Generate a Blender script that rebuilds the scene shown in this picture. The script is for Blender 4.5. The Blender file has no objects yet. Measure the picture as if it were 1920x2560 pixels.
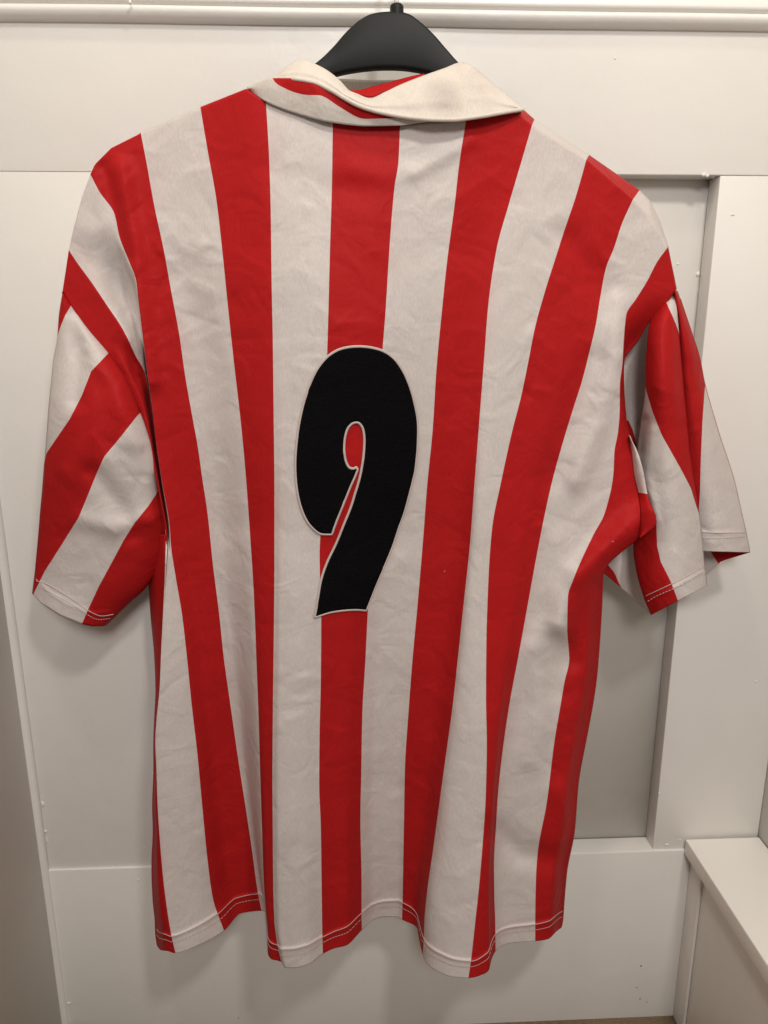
import bpy, bmesh, math, random
import numpy as np
from mathutils import Vector, Matrix, noise
from mathutils.geometry import delaunay_2d_cdt
from mathutils.bvhtree import BVHTree

random.seed(4)
scene = bpy.context.scene
C = scene.collection

# ------------------------------------------------------------------ camera
F, D, H = 1850.0, 0.85, 0.976          # focal length (pixels of a 1920-wide picture), metres to the wall, lens height
ex = np.array([45640, 596, -F]); ex /= np.linalg.norm(ex)
ez = -np.array([26, -7332, -F]); ez = ez - ez.dot(ex) * ex; ez /= np.linalg.norm(ez)
ey = np.cross(ez, ex)
cam_d = bpy.data.cameras.new('camera'); cam = bpy.data.objects.new('camera', cam_d); C.objects.link(cam)
cam_d.sensor_fit = 'HORIZONTAL'; cam_d.sensor_width = 36.0; cam_d.lens = 36.0 * F / 1920.0
cam_d.clip_start = 0.02; cam_d.clip_end = 50
M = Matrix(((*ex, 0), (*ey, -D), (*ez, H), (0, 0, 0, 1)))
cam.matrix_world = M
scene.camera = cam

# ------------------------------------------------------------------ light
world = bpy.data.worlds.new('World'); scene.world = world; world.use_nodes = True
bg = world.node_tree.nodes['Background']
bg.inputs[0].default_value = (1.0, 0.91, 0.82, 1); bg.inputs[1].default_value = 0.17

def area(name, loc, target, size, power, col):
    l = bpy.data.lights.new(name, 'AREA'); l.shape = 'DISK'; l.size = size; l.energy = power; l.color = col
    o = bpy.data.objects.new(name, l); C.objects.link(o); o.location = loc
    o.rotation_euler = (Vector(target) - Vector(loc)).to_track_quat('-Z', 'Y').to_euler()
area('ceiling_lamp', (-0.26, -0.66, H + 1.50), (0.0, -0.20, H - 0.1), 0.16, 7.0, (1.0, 0.91, 0.76))
area('added_right_lamp', (0.46, -1.25, H + 1.30), (0.32, -0.0, H - 0.4), 0.20, 18.0, (1.0, 0.95, 0.88))  # added lamp, brightens the right side, recess and ledge
area('second_ceiling_lamp', (0.05, -1.95, H + 0.85), (0.05, 0.0, H - 0.35), 0.45, 21, (1.0, 0.955, 0.95))

scene.view_settings.view_transform = 'Standard'; scene.view_settings.look = 'None'
scene.view_settings.exposure = -0.30; scene.view_settings.gamma = 1.0
scene.cycles.use_denoising = True
scene.cycles.max_bounces = 6

# ------------------------------------------------------------------ helpers
def rays(px, py):
    c = np.stack([np.asarray(px, float) - 960, -(np.asarray(py, float) - 1280), np.full(np.shape(px), -F)], -1)
    return np.stack([c @ ex, c @ ey, c @ ez], -1)
def P(px, py, Y):
    """point of the garment seen in direction (px, py), standing at distance Y in front of the wall"""
    r = rays(px, py); t = (np.asarray(Y, float) + D) / r[..., 1]
    p = r * t[..., None]; p[..., 1] += -D; p[..., 2] += H
    return p
def Y_at_z(px, py, z):
    r = rays(px, py); return -D + r[..., 1] * (z - H) / r[..., 2]

def pchip(x, y, xi):
    x = np.asarray(x, float); y = np.asarray(y, float); xi = np.asarray(xi, float)
    h = np.diff(x); d = np.diff(y) / h; n = len(x); m = np.zeros(n)
    for i in range(1, n - 1):
        if d[i - 1] * d[i] > 0:
            w1 = 2 * h[i] + h[i - 1]; w2 = h[i] + 2 * h[i - 1]
            m[i] = (w1 + w2) / (w1 / d[i - 1] + w2 / d[i])
    m[0] = d[0]; m[-1] = d[-1]
    k = np.clip(np.searchsorted(x, xi, side='right') - 1, 0, n - 2)
    t = np.clip((xi - x[k]) / h[k], 0, 1)
    return ((2*t**3 - 3*t**2 + 1) * y[k] + (t**3 - 2*t**2 + t) * h[k] * m[k]
            + (-2*t**3 + 3*t**2) * y[k + 1] + (t**3 - t**2) * h[k] * m[k + 1])
def lin(x, y, xi):
    """linear with linear extrapolation"""
    x = np.asarray(x, float); y = np.asarray(y, float); xi = np.asarray(xi, float)
    k = np.clip(np.searchsorted(x, xi, side='right') - 1, 0, len(x) - 2)
    return y[k] + (xi - x[k]) / (x[k + 1] - x[k]) * (y[k + 1] - y[k])
def sm(a, b, x):
    t = np.clip((x - a) / (b - a), 0, 1); return t * t * (3 - 2 * t)

def empty(name, loc, label, cat):
    o = bpy.data.objects.new(name, None); C.objects.link(o); o.location = loc; o.empty_display_size = 0.05
    o['label'] = label; o['category'] = cat
    return o
def link(name, me, mat, parent=None, smooth=True):
    o = bpy.data.objects.new(name, me); C.objects.link(o)
    if mat is not None: me.materials.append(mat)
    if smooth:
        me.polygons.foreach_set('use_smooth', [True] * len(me.polygons))
    if parent is not None:
        o.parent = parent
        chain = Vector((0, 0, 0)); q = parent
        while q is not None: chain += q.location; q = q.parent
        o.location = -chain
    return o
def from_bm(name, bm, mat, parent=None, smooth=False):
    me = bpy.data.meshes.new(name); bm.to_mesh(me); bm.free()
    return link(name, me, mat, parent, smooth)
def grid_mesh(name, pts, uv, mat, parent, thick=0.0008, close=False):
    """pts (n, m, 3), uv (n, m, 2)"""
    n, m = pts.shape[:2]
    idx = np.arange(n * m).reshape(n, m)
    a, b, c, d = idx[:-1, :-1].ravel(), idx[:-1, 1:].ravel(), idx[1:, 1:].ravel(), idx[1:, :-1].ravel()
    faces = np.stack([a, d, c, b], -1)
    me = bpy.data.meshes.new(name); me.from_pydata(pts.reshape(-1, 3).tolist(), [], faces.tolist())
    ul = me.uv_layers.new(name='UVMap'); u = uv.reshape(-1, 2)[faces.ravel()]
    ul.data.foreach_set('uv', u.ravel())
    me.update()
    o = link(name, me, mat, parent)
    if thick:
        s = o.modifiers.new('thickness', 'SOLIDIFY'); s.thickness = thick; s.offset = -1
    return o
def tube(name, paths, r, mat, parent, sides=6, flat=1.0):
    bm = bmesh.new()
    for pts in paths:
        pts = [Vector(p) for p in pts]; prev = None; n = len(pts)
        for i, p in enumerate(pts):
            t = (pts[min(i + 1, n - 1)] - pts[max(i - 1, 0)]).normalized()
            a = t.cross(Vector((0, 1, 0)))
            if a.length < 1e-4: a = t.cross(Vector((1, 0, 0)))
            a.normalize(); b = t.cross(a).normalized()
            ring = [bm.verts.new(p + a * r * math.cos(k * 2 * math.pi / sides) + b * r * flat * math.sin(k * 2 * math.pi / sides)) for k in range(sides)]
            if prev:
                for k in range(sides):
                    bm.faces.new((prev[k], prev[(k + 1) % sides], ring[(k + 1) % sides], ring[k]))
            else: bm.faces.new(ring[::-1])
            prev = ring
        bm.faces.new(prev)
    bmesh.ops.recalc_face_normals(bm, faces=bm.faces)
    return from_bm(name, bm, mat, parent, True)
def box(name, x0, x1, y0, y1, z0, z1, mat, parent=None, bev=0.0012):
    bm = bmesh.new(); bmesh.ops.create_cube(bm, size=1)
    for v in bm.verts:
        v.co = Vector(((x0 + x1) / 2 + v.co.x * (x1 - x0), (y0 + y1) / 2 + v.co.y * (y1 - y0), (z0 + z1) / 2 + v.co.z * (z1 - z0)))
    if bev: bmesh.ops.bevel(bm, geom=list(bm.edges), offset=bev, segments=3, affect='EDGES', profile=0.5)
    o = from_bm(name, bm, mat, parent, True)
    return o
def nz(p, s, off=0.0):
    return np.array([noise.noise(Vector((q[0] * s + off, q[1] * s, q[2] * s + off))) for q in p.reshape(-1, 3)]).reshape(p.shape[:-1])

# ------------------------------------------------------------------ materials
def mat(name):
    m = bpy.data.materials.new(name); m.use_nodes = True
    nt = m.node_tree; return m, nt, nt.nodes, nt.links, nt.nodes['Principled BSDF']
def nd(N, t, **kw):
    n = N.new(t)
    for k, v in kw.items(): setattr(n, k, v)
    return n

def paint(name, col, rough=0.42, mottled=0.05):
    m, nt, N, L, b = mat(name)
    g = nd(N, 'ShaderNodeNewGeometry')
    n1 = nd(N, 'ShaderNodeTexNoise'); n1.inputs['Scale'].default_value = 5; n1.inputs['Detail'].default_value = 6
    L.new(g.outputs['Position'], n1.inputs['Vector'])
    r = nd(N, 'ShaderNodeMixRGB'); r.inputs[1].default_value = (*[c * (1 - mottled) for c in col[:2]], col[2] * (1 - mottled * 1.6), 1)
    r.inputs[2].default_value = (*[min(1, c * (1 + mottled)) for c in col], 1)
    L.new(n1.outputs[0], r.inputs[0]); L.new(r.outputs[0], b.inputs['Base Color'])
    n2 = nd(N, 'ShaderNodeTexNoise'); n2.inputs['Scale'].default_value = 190; n2.inputs['Detail'].default_value = 3
    n3 = nd(N, 'ShaderNodeTexNoise'); n3.inputs['Scale'].default_value = 22; n3.inputs['Detail'].default_value = 3
    L.new(g.outputs['Position'], n2.inputs['Vector']); L.new(g.outputs['Position'], n3.inputs['Vector'])
    b1 = nd(N, 'ShaderNodeBump'); b1.inputs['Strength'].default_value = 0.22; b1.inputs['Distance'].default_value = 0.0005
    b2 = nd(N, 'ShaderNodeBump'); b2.inputs['Strength'].default_value = 0.35; b2.inputs['Distance'].default_value = 0.0022
    L.new(n2.outputs[0], b1.inputs['Height']); L.new(n3.outputs[0], b2.inputs['Height']); L.new(b2.outputs[0], b1.inputs['Normal'])
    L.new(b1.outputs[0], b.inputs['Normal'])
    b.inputs['Roughness'].default_value = rough
    return m

RED = (0.395, 0.0110, 0.0115); WHITE = (0.575, 0.520, 0.490)
def fabric(name, red=RED, white=WHITE, striped=True, stain=0.0):
    m, nt, N, L, b = mat(name)
    uv = nd(N, 'ShaderNodeUVMap'); uv.uv_map = 'UVMap'
    g = nd(N, 'ShaderNodeNewGeometry')
    # yarn tone
    nA = nd(N, 'ShaderNodeTexNoise'); nA.inputs['Scale'].default_value = 9; nA.inputs['Detail'].default_value = 8
    L.new(g.outputs['Position'], nA.inputs['Vector'])
    w = nd(N, 'ShaderNodeMixRGB'); w.inputs[1].default_value = (white[0] * .93, white[1] * .91, white[2] * .90, 1); w.inputs[2].default_value = (*[min(1, c * 1.05) for c in white], 1)
    L.new(nA.outputs[0], w.inputs[0])
    mpk = nd(N, 'ShaderNodeMapping'); mpk.inputs['Scale'].default_value = (850, 850, 260); L.new(g.outputs['Position'], mpk.inputs[0])
    kt = nd(N, 'ShaderNodeTexNoise'); kt.inputs['Scale'].default_value = 1; kt.inputs['Detail'].default_value = 1; L.new(mpk.outputs[0], kt.inputs['Vector'])
    kr = nd(N, 'ShaderNodeMapRange'); kr.inputs[1].default_value = .3; kr.inputs[2].default_value = .7; kr.inputs[3].default_value = .94; kr.inputs[4].default_value = 1.045
    L.new(kt.outputs[0], kr.inputs[0])
    col = w.outputs[0]
    if stain:
        nS = nd(N, 'ShaderNodeTexNoise'); nS.inputs['Scale'].default_value = 17; nS.inputs['Detail'].default_value = 5
        L.new(g.outputs['Position'], nS.inputs['Vector'])
        rs = nd(N, 'ShaderNodeMapRange'); rs.inputs[1].default_value = 0.52; rs.inputs[2].default_value = 0.75; rs.inputs[4].default_value = stain
        L.new(nS.outputs[0], rs.inputs[0])
        ms = nd(N, 'ShaderNodeMixRGB'); ms.inputs[2].default_value = (0.36, 0.27, 0.24, 1)
        L.new(rs.outputs[0], ms.inputs[0]); L.new(col, ms.inputs[1]); col = ms.outputs[0]
    if stain:
        c_ = P(1108, 236, -0.112)
        dm = nd(N, 'ShaderNodeVectorMath', operation='DISTANCE'); dm.inputs[1].default_value = c_.tolist(); L.new(g.outputs['Position'], dm.inputs[0])
        da = nd(N, 'ShaderNodeMath', operation='MULTIPLY_ADD'); da.inputs[1].default_value = 0.03; L.new(nS.outputs[0], da.inputs[0]); L.new(dm.outputs['Value'], da.inputs[2])
        dr = nd(N, 'ShaderNodeMapRange'); dr.inputs[1].default_value = 0.018; dr.inputs[2].default_value = 0.036; dr.inputs[3].default_value = 0.42; dr.inputs[4].default_value = 0
        L.new(da.outputs[0], dr.inputs[0])
        md = nd(N, 'ShaderNodeMixRGB'); md.inputs[2].default_value = (0.30, 0.24, 0.22, 1); L.new(dr.outputs[0], md.inputs[0]); L.new(col, md.inputs[1]); col = md.outputs[0]
    if striped:
        sx = nd(N, 'ShaderNodeSeparateXYZ'); L.new(uv.outputs[0], sx.inputs[0])
        h = nd(N, 'ShaderNodeMath', operation='MULTIPLY'); h.inputs[1].default_value = 0.5; L.new(sx.outputs[0], h.inputs[0])
        fr = nd(N, 'ShaderNodeMath', operation='FRACT'); L.new(h.outputs[0], fr.inputs[0])
        gt = nd(N, 'ShaderNodeMath', operation='GREATER_THAN'); gt.inputs[1].default_value = 0.5; L.new(fr.outputs[0], gt.inputs[0])
        r = nd(N, 'ShaderNodeMixRGB'); r.inputs[1].default_value = (red[0] * .90, red[1], red[2], 1); r.inputs[2].default_value = (red[0] * 1.06, red[1] * 1.1, red[2] * 1.1, 1)
        L.new(nA.outputs[0], r.inputs[0])
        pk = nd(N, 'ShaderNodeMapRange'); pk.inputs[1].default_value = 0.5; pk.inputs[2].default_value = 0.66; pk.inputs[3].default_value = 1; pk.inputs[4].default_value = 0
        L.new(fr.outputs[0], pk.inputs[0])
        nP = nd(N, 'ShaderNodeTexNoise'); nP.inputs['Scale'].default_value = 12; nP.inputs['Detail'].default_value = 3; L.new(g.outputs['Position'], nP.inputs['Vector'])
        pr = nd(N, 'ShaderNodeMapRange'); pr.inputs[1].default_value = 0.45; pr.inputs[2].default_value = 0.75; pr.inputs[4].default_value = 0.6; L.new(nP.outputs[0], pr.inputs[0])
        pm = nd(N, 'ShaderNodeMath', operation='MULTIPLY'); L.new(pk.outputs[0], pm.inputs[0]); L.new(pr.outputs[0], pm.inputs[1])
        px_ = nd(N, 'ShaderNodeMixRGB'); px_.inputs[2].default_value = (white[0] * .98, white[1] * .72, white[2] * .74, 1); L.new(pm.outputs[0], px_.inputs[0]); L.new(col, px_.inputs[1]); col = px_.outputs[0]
        mx = nd(N, 'ShaderNodeMixRGB'); L.new(gt.outputs[0], mx.inputs[0]); L.new(r.outputs[0], mx.inputs[1]); L.new(col, mx.inputs[2])
        col = mx.outputs[0]
        sp = nd(N, 'ShaderNodeMapRange'); sp.inputs[3].default_value = 0.065; sp.inputs[4].default_value = 0.24
        L.new(gt.outputs[0], sp.inputs[0]); L.new(sp.outputs[0], b.inputs['Specular IOR Level'])
    mk_ = nd(N, 'ShaderNodeMixRGB', blend_type='MULTIPLY'); mk_.inputs[0].default_value = 1
    L.new(col, mk_.inputs[1]); L.new(kr.outputs[0], mk_.inputs[2]); col = mk_.outputs[0]
    L.new(col, b.inputs['Base Color'])
    # fine mesh knit and creases
    kn = nd(N, 'ShaderNodeTexNoise'); kn.inputs['Scale'].default_value = 900; kn.inputs['Detail'].default_value = 1
    L.new(g.outputs['Position'], kn.inputs['Vector'])
    b1 = nd(N, 'ShaderNodeBump'); b1.inputs['Strength'].default_value = 0.25; b1.inputs['Distance'].default_value = 0.0004
    L.new(kn.outputs[0], b1.inputs['Height'])
    prev = None
    soft = nd(N, 'ShaderNodeTexNoise'); soft.inputs['Scale'].default_value = 26; soft.inputs['Detail'].default_value = 2; soft.inputs['Distortion'].default_value = 1.2
    L.new(g.outputs['Position'], soft.inputs['Vector'])
    bs_ = nd(N, 'ShaderNodeBump'); bs_.inputs['Strength'].default_value = 0.30; bs_.inputs['Distance'].default_value = 0.006
    L.new(soft.outputs[0], bs_.inputs['Height']); prev = bs_.outputs[0]
    mk = nd(N, 'ShaderNodeMapRange'); mk.inputs[1].default_value = 0.42; mk.inputs[2].default_value = 0.62
    L.new(nA.outputs[0], mk.inputs[0])
    for (sc, st, ds, rot, sy, wdt) in ((15, 0.5, 0.0070, 0.62, 0.16, 0.030), (18, 0.5, 0.0060, -0.78, 0.15, 0.030)):
        mp = nd(N, 'ShaderNodeMapping'); mp.inputs['Rotation'].default_value = (0, rot, 0); mp.inputs['Scale'].default_value = (sc * sy, sc * .6, sc)
        L.new(g.outputs['Position'], mp.inputs[0])
        cr = nd(N, 'ShaderNodeTexNoise'); cr.inputs['Scale'].default_value = 1; cr.inputs['Detail'].default_value = 1; cr.inputs['Roughness'].default_value = .5; cr.inputs['Distortion'].default_value = .1
        L.new(mp.outputs[0], cr.inputs['Vector'])
        s1 = nd(N, 'ShaderNodeMath', operation='SUBTRACT'); s1.inputs[1].default_value = 0.5; L.new(cr.outputs[0], s1.inputs[0])
        s2 = nd(N, 'ShaderNodeMath', operation='ABSOLUTE'); L.new(s1.outputs[0], s2.inputs[0])
        s3 = nd(N, 'ShaderNodeMath', operation='SMOOTH_MIN'); s3.inputs[1].default_value = wdt; s3.inputs[2].default_value = wdt * .8; L.new(s2.outputs[0], s3.inputs[0])
        s4 = nd(N, 'ShaderNodeMath', operation='MULTIPLY'); L.new(s3.outputs[0], s4.inputs[0]); L.new(mk.outputs[0], s4.inputs[1])
        bb = nd(N, 'ShaderNodeBump'); bb.inputs['Strength'].default_value = st; bb.inputs['Distance'].default_value = ds
        L.new(s4.outputs[0], bb.inputs['Height']); L.new(prev, bb.inputs['Normal'])
        prev = bb.outputs[0]
    L.new(prev, b1.inputs['Normal']); L.new(b1.outputs[0], b.inputs['Normal'])
    b.inputs['Roughness'].default_value = 0.50
    b.inputs['Specular IOR Level'].default_value = 0.22
    return m

def plain(name, col, rough=0.6, spec=0.4, metal=0.0, bump=None):
    m, nt, N, L, b = mat(name)
    b.inputs['Base Color'].default_value = (*col, 1); b.inputs['Roughness'].default_value = rough
    b.inputs['Specular IOR Level'].default_value = spec; b.inputs['Metallic'].default_value = metal
    if bump:
        g = nd(N, 'ShaderNodeNewGeometry'); n = nd(N, 'ShaderNodeTexNoise'); n.inputs['Scale'].default_value = bump[0]; n.inputs['Detail'].default_value = 4
        L.new(g.outputs['Position'], n.inputs['Vector'])
        bb = nd(N, 'ShaderNodeBump'); bb.inputs['Strength'].default_value = bump[1]; bb.inputs['Distance'].default_value = bump[2]
        L.new(n.outputs[0], bb.inputs['Height']); L.new(bb.outputs[0], b.inputs['Normal'])
        mr = nd(N, 'ShaderNodeMixRGB'); mr.inputs[1].default_value = (*[c * .8 for c in col], 1); mr.inputs[2].default_value = (*[min(1, c * 1.2) for c in col], 1)
        L.new(n.outputs[0], mr.inputs[0]); L.new(mr.outputs[0], b.inputs['Base Color'])
    return m

wall_paint = paint('white_wall_paint', (0.76, 0.732, 0.69))
trim_paint = paint('white_trim_paint', (0.74, 0.715, 0.675), 0.33, 0.03)
bench_top_lit = paint('white_bench_top_lit', (0.86, 0.835, 0.785), 0.35, 0.02)  # lighter than the wall paint: overhead light painted into the bench top
carpet = plain('beige_carpet', (0.42, 0.31, 0.20), 0.95, 0.1, bump=(420, 0.8, 0.004))
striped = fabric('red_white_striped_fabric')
collar_white = fabric('cream_collar_fabric', white=(0.64, 0.58, 0.51), striped=False, stain=0.45)
collar_striped = fabric('collar_underside_fabric', white=(0.58, 0.53, 0.48))
thread = plain('pale_thread', (0.56, 0.46, 0.43), 0.6, 0.3)
hem_thread = plain('pinkish_thread', (0.50, 0.37, 0.345), 0.6, 0.3)
piping = plain('off_white_satin_stitch', (0.50, 0.42, 0.39), 0.6, 0.25, bump=(1500, 0.5, 0.0006))
felt = plain('black_felt', (0.0042, 0.0039, 0.0043), 0.9, 0.035, bump=(420, 0.9, 0.0016))
black_plastic = plain('black_plastic', (0.010, 0.010, 0.0095), 0.5, 0.2, bump=(500, 0.12, 0.0004))
steel = plain('bright_steel_wire', (0.72, 0.70, 0.67), 0.25, 0.7, 0.0)
scuff = plain('dark_scuff', (0.16, 0.12, 0.09), 0.7, 0.3)

# ------------------------------------------------------------------ setting
ZR, ZL, ZF = H + 0.1565, H - 0.6945, 0.0     # underside of the top rail, top of the bottom rail, floor
XL, XR, XS, XB = -0.415, 0.546, 0.4015, 0.4435
ZT = H + 0.95
def part_of(parent_name, o): return o
back = box('back_wall', XL, XR, 0.027, 0.075, ZF - 0.05, ZT, wall_paint, bev=0)
back['kind'] = 'structure'
box('top_rail', XL, XR, 0.0, 0.0265, ZR, ZT, trim_paint, back)
box('stile', XL, -0.15, 0.0003, 0.0265, ZL + 0.0002, ZR - 0.0002, trim_paint, back, 0.0004)
box('stile', XS, XR, 0.0004, 0.0265, ZL + 0.0002, ZR - 0.0003, trim_paint, back, 0.001)
box('bottom_rail', XL, XR, -0.0028, 0.0265, ZF - 0.04, ZL, trim_paint, back, 0.0014)
# picture rail moulding
prof = [(0.004, .2945), (-.004, .2945), (-.0075, .2960), (-.0102, .2980), (-.0122, .3005), (-.0130, .3030), (-.0124, .3055), (-.0106, .3070), (-.0082, .3073),
        (-.0078, .3085), (-.0112, .3091), (-.0128, .3106), (-.0130, .3130), (-.0115, .3200), (-.0085, .3320), (-.0065, .3450), (-.0060, .3570), (0.004, .3570)]
bm = bmesh.new(); rings = []
nseg = 60
for i in range(nseg + 1):
    x = XL + (XR - XL) * i / nseg
    rings.append([bm.verts.new((x, y + 0.0006 * noise.noise(Vector((x * 9, y * 40, z * 20))), H + z + 0.0005 * noise.noise(Vector((x * 7, 3, z * 30))))) for y, z in prof])
for a, b_ in zip(rings[:-1], rings[1:]):
    for k in range(len(prof) - 1): bm.faces.new((a[k], b_[k], b_[k + 1], a[k + 1]))
bmesh.ops.recalc_face_normals(bm, faces=bm.faces)
o = from_bm('picture_rail', bm, trim_paint, back, True)

left = box('left_wall', XL - 0.05, XL, -0.62, 0.0266, ZF - 0.05, ZT, wall_paint, bev=0); left['kind'] = 'structure'
right = box('right_wall', XR, XR + 0.05, -0.62, 0.0266, ZF - 0.05, ZT, wall_paint, bev=0); right['kind'] = 'structure'
# caulk bead up the left corner
tube('caulk_bead', [[(XL + 0.001 + 0.0008 * noise.noise(Vector((0, 0, z * 6))), -0.002, z) for z in np.linspace(ZF, H + 0.29, 60)]], 0.0065, trim_paint, left, 10)
fl = box('floor', XL - 0.05, XR + 0.05, -0.62, 0.03, ZF - 0.06, ZF, carpet, bev=0); fl['kind'] = 'structure'

bench = empty('boxed_bench', (0.5, -0.25, 0), 'low white boxed bench with overhanging top board against the right wall', 'bench')
ZB = H - 0.677
box('top_board', XB, XR - 0.0005, -0.60, -0.0032, ZB - 0.0225, ZB, bench_top_lit, bench, 0.0016)
box('front_panel', XB + 0.0145, XB + 0.028, -0.59, -0.0032, ZF + 0.0005, ZB - 0.0227, wall_paint, bench, 0.0008)
box('corner_batten', XB + 0.0105, XB + 0.0143, -0.034, -0.0032, ZF + 0.0005, ZB - 0.0227, wall_paint, bench, 0.0008)

# paint runs, nibs and scuffs on the wall boards
def blob(name, p, s, m, parent):
    bm = bmesh.new(); bmesh.ops.create_icosphere(bm, subdivisions=2, radius=1)
    for v in bm.verts:
        k = 1 + 0.35 * noise.noise(v.co * 1.7 + Vector(p) * 50)
        v.co = Vector((v.co.x * s[0] * k, v.co.y * s[1] * k, v.co.z * s[2] * k)) + Vector(p)
    from_bm(name, bm, m, parent, True)
for px, py, Y, s in ((1760, 437, 0.0, (.0030, .0016, .0022)), (1768, 440, 0.0, (.0022, .0014, .0016)), (1832, 537, .0004, (.0024, .0008, .0014)),
                     (1745, 685, .027, (.0022, .0015, .0030)), (1750, 727, .027, (.0022, .0018, .0026)), (1741, 832, .027, (.0018, .0014, .0028)), (1695, 660, .027, (.0014, .0008, .0014)),
                     (1890, 1704, .0004, (.0016, .0011, .0016)), (1668, 2112, .0004, (.0034, .0010, .0022)), (1700, 2100, .0004, (.0014, .0008, .0016)), (1648, 1985, .0004, (.0012, .0006, .0030)),
                     (107, 2010, .0007, (.0024, .0018, .0042)), (114, 2078, .0007, (.0020, .0016, .0028)), (117, 2100, .0007, (.0014, .0010, .0050)), (360, 2117, .0007, (.0013, .0009, .0018)),
                     (346, 2200, -.0028, (.0014, .0008, .0018)), (172, 2508, -.0028, (.0024, .0014, .0020)), (1538, 146, 0.0, (.0010, .0007, .0010)), (325, 5, -.02, (.0016, .0012, .0024)),
                     (40, 1445, .0007, (.0040, .0005, .0010)), (1540, 2158, -.0028, (.0008, .0005, .0008)), (1666, 2186, -.0028, (.0010, .0005, .0008))):
    blob('paint_nib', P(px, py, Y).tolist(), s, trim_paint, back)
for px, py, s in ((1603, 2415, (.0012, .0004, .0014)), (1592, 2469, (.0013, .0004, .0008)), (1600, 2497, (.0017, .0004, .0009)), (1617, 2505, (.0010, .0004, .0009)), (596, 2545, (.0012, .0004, .0008)), (1782, 445, (.0020, .0006, .0009))):
    blob('scuff_mark', P(px, py, -0.0028 if py > 2000 else 0.0002).tolist(), s, scuff, back)

# ------------------------------------------------------------------ coat hanger
HY = -0.062
hanger = empty('coat_hanger', P(992, 33, HY).tolist(), 'black plastic coat hanger with a steel hook inside the shirt neck', 'coat hanger')
top = [(300, 430), (352, 372), (430, 325), (501, 292), (616, 246), (700, 212), (760, 182), (796, 157), (833, 121), (868, 81), (903, 51), (930, 38), (960, 33), (992, 32), (1022, 39), (1047, 56), (1081, 87), (1110, 121), (1142, 159), (1180, 200), (1240, 252), (1330, 334), (1455, 428), (1530, 490)]
bot = [(300, 450), (352, 412), (430, 372), (501, 338), (616, 288), (690, 258), (750, 233), (790, 212), (822, 197), (850, 188), (885, 181), (915, 177), (945, 174.5), (975, 174), (1005, 175), (1035, 179), (1065, 185), (1095, 195), (1130, 212), (1180, 240), (1245, 290), (1330, 366), (1455, 458), (1530, 505)]
tt = np.linspace(0, 1, 140); ti = np.linspace(0, 1, len(top))
tp = np.stack([pchip(ti, [p[k] for p in top], tt) for k in (0, 1)], -1); bp = np.stack([pchip(ti, [p[k] for p in bot], tt) for k in (0, 1)], -1)
bm = bmesh.new(); prev = None
for i in range(140):
    s = abs(tt[i] - .53) * 2
    dep = 0.0065 + 0.007 * sm(.3, .9, np.array(s))
    T = Vector(P(*tp[i], HY)); B = Vector(P(*bp[i], HY)); up = (T - B).normalized()
    ring = []
    rr = min(0.003, (T - B).length * .3)
    for (e, q) in ((T, -1), (T, 1), (B, 1), (B, -1)):
        out = 1 if e is T else -1
        cs = [(q * dep, 0), ]
        pts = [(q * dep, -rr), (q * (dep - rr * .3), -rr * .3), (q * (dep - rr), 0)]
        if (e is T and q == -1) or (e is B and q == 1): seq = pts
        else: seq = pts[::-1]
        for (yy, zz) in seq: ring.append(bm.verts.new(e + up * out * zz + Vector((0, yy, 0))))
    if prev:
        for k in range(12): bm.faces.new((prev[k], prev[(k + 1) % 12], ring[(k + 1) % 12], ring[k]))
    else: bm.faces.new(ring)
    prev = ring
bm.faces.new(prev); bmesh.ops.recalc_face_normals(bm, faces=bm.faces)
from_bm('body', bm, black_plastic, hanger, True)
nk = P(992, 33, HY)
bm = bmesh.new()
prev = None
for z, r in ((-0.004, .0066), (.0036, .0064), (.0058, .0062), (.0070, .0052), (.0073, .0023)):
    ring = [bm.verts.new((nk[0] + r * math.cos(a * math.pi / 12), nk[1] + r * math.sin(a * math.pi / 12), nk[2] + z)) for a in range(24)]
    if prev:
        for k in range(24): bm.faces.new((prev[k], prev[(k + 1) % 24], ring[(k + 1) % 24], ring[k]))
    prev = ring
bm.faces.new(prev)
from_bm('hook_socket', bm, black_plastic, hanger, True)
hz = nk[2] + 0.0065
hook = [(nk[0] - .0003, nk[1], hz + k * .004) for k in range(10)]
cz = hz + .036
hook += [(nk[0], nk[1] + 0.030 - 0.030 * math.cos(a), cz + 0.030 * math.sin(a)) for a in np.linspace(0.05, math.pi, 24)]
tube('hook', [hook], 0.0023, steel, hanger, 12)

# ------------------------------------------------------------------ the shirt
shirt = empty('football_shirt', P(950, 320, -0.08).tolist(), 'red and white striped short sleeved football shirt seen from the back with black number 9', 'shirt')

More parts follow.
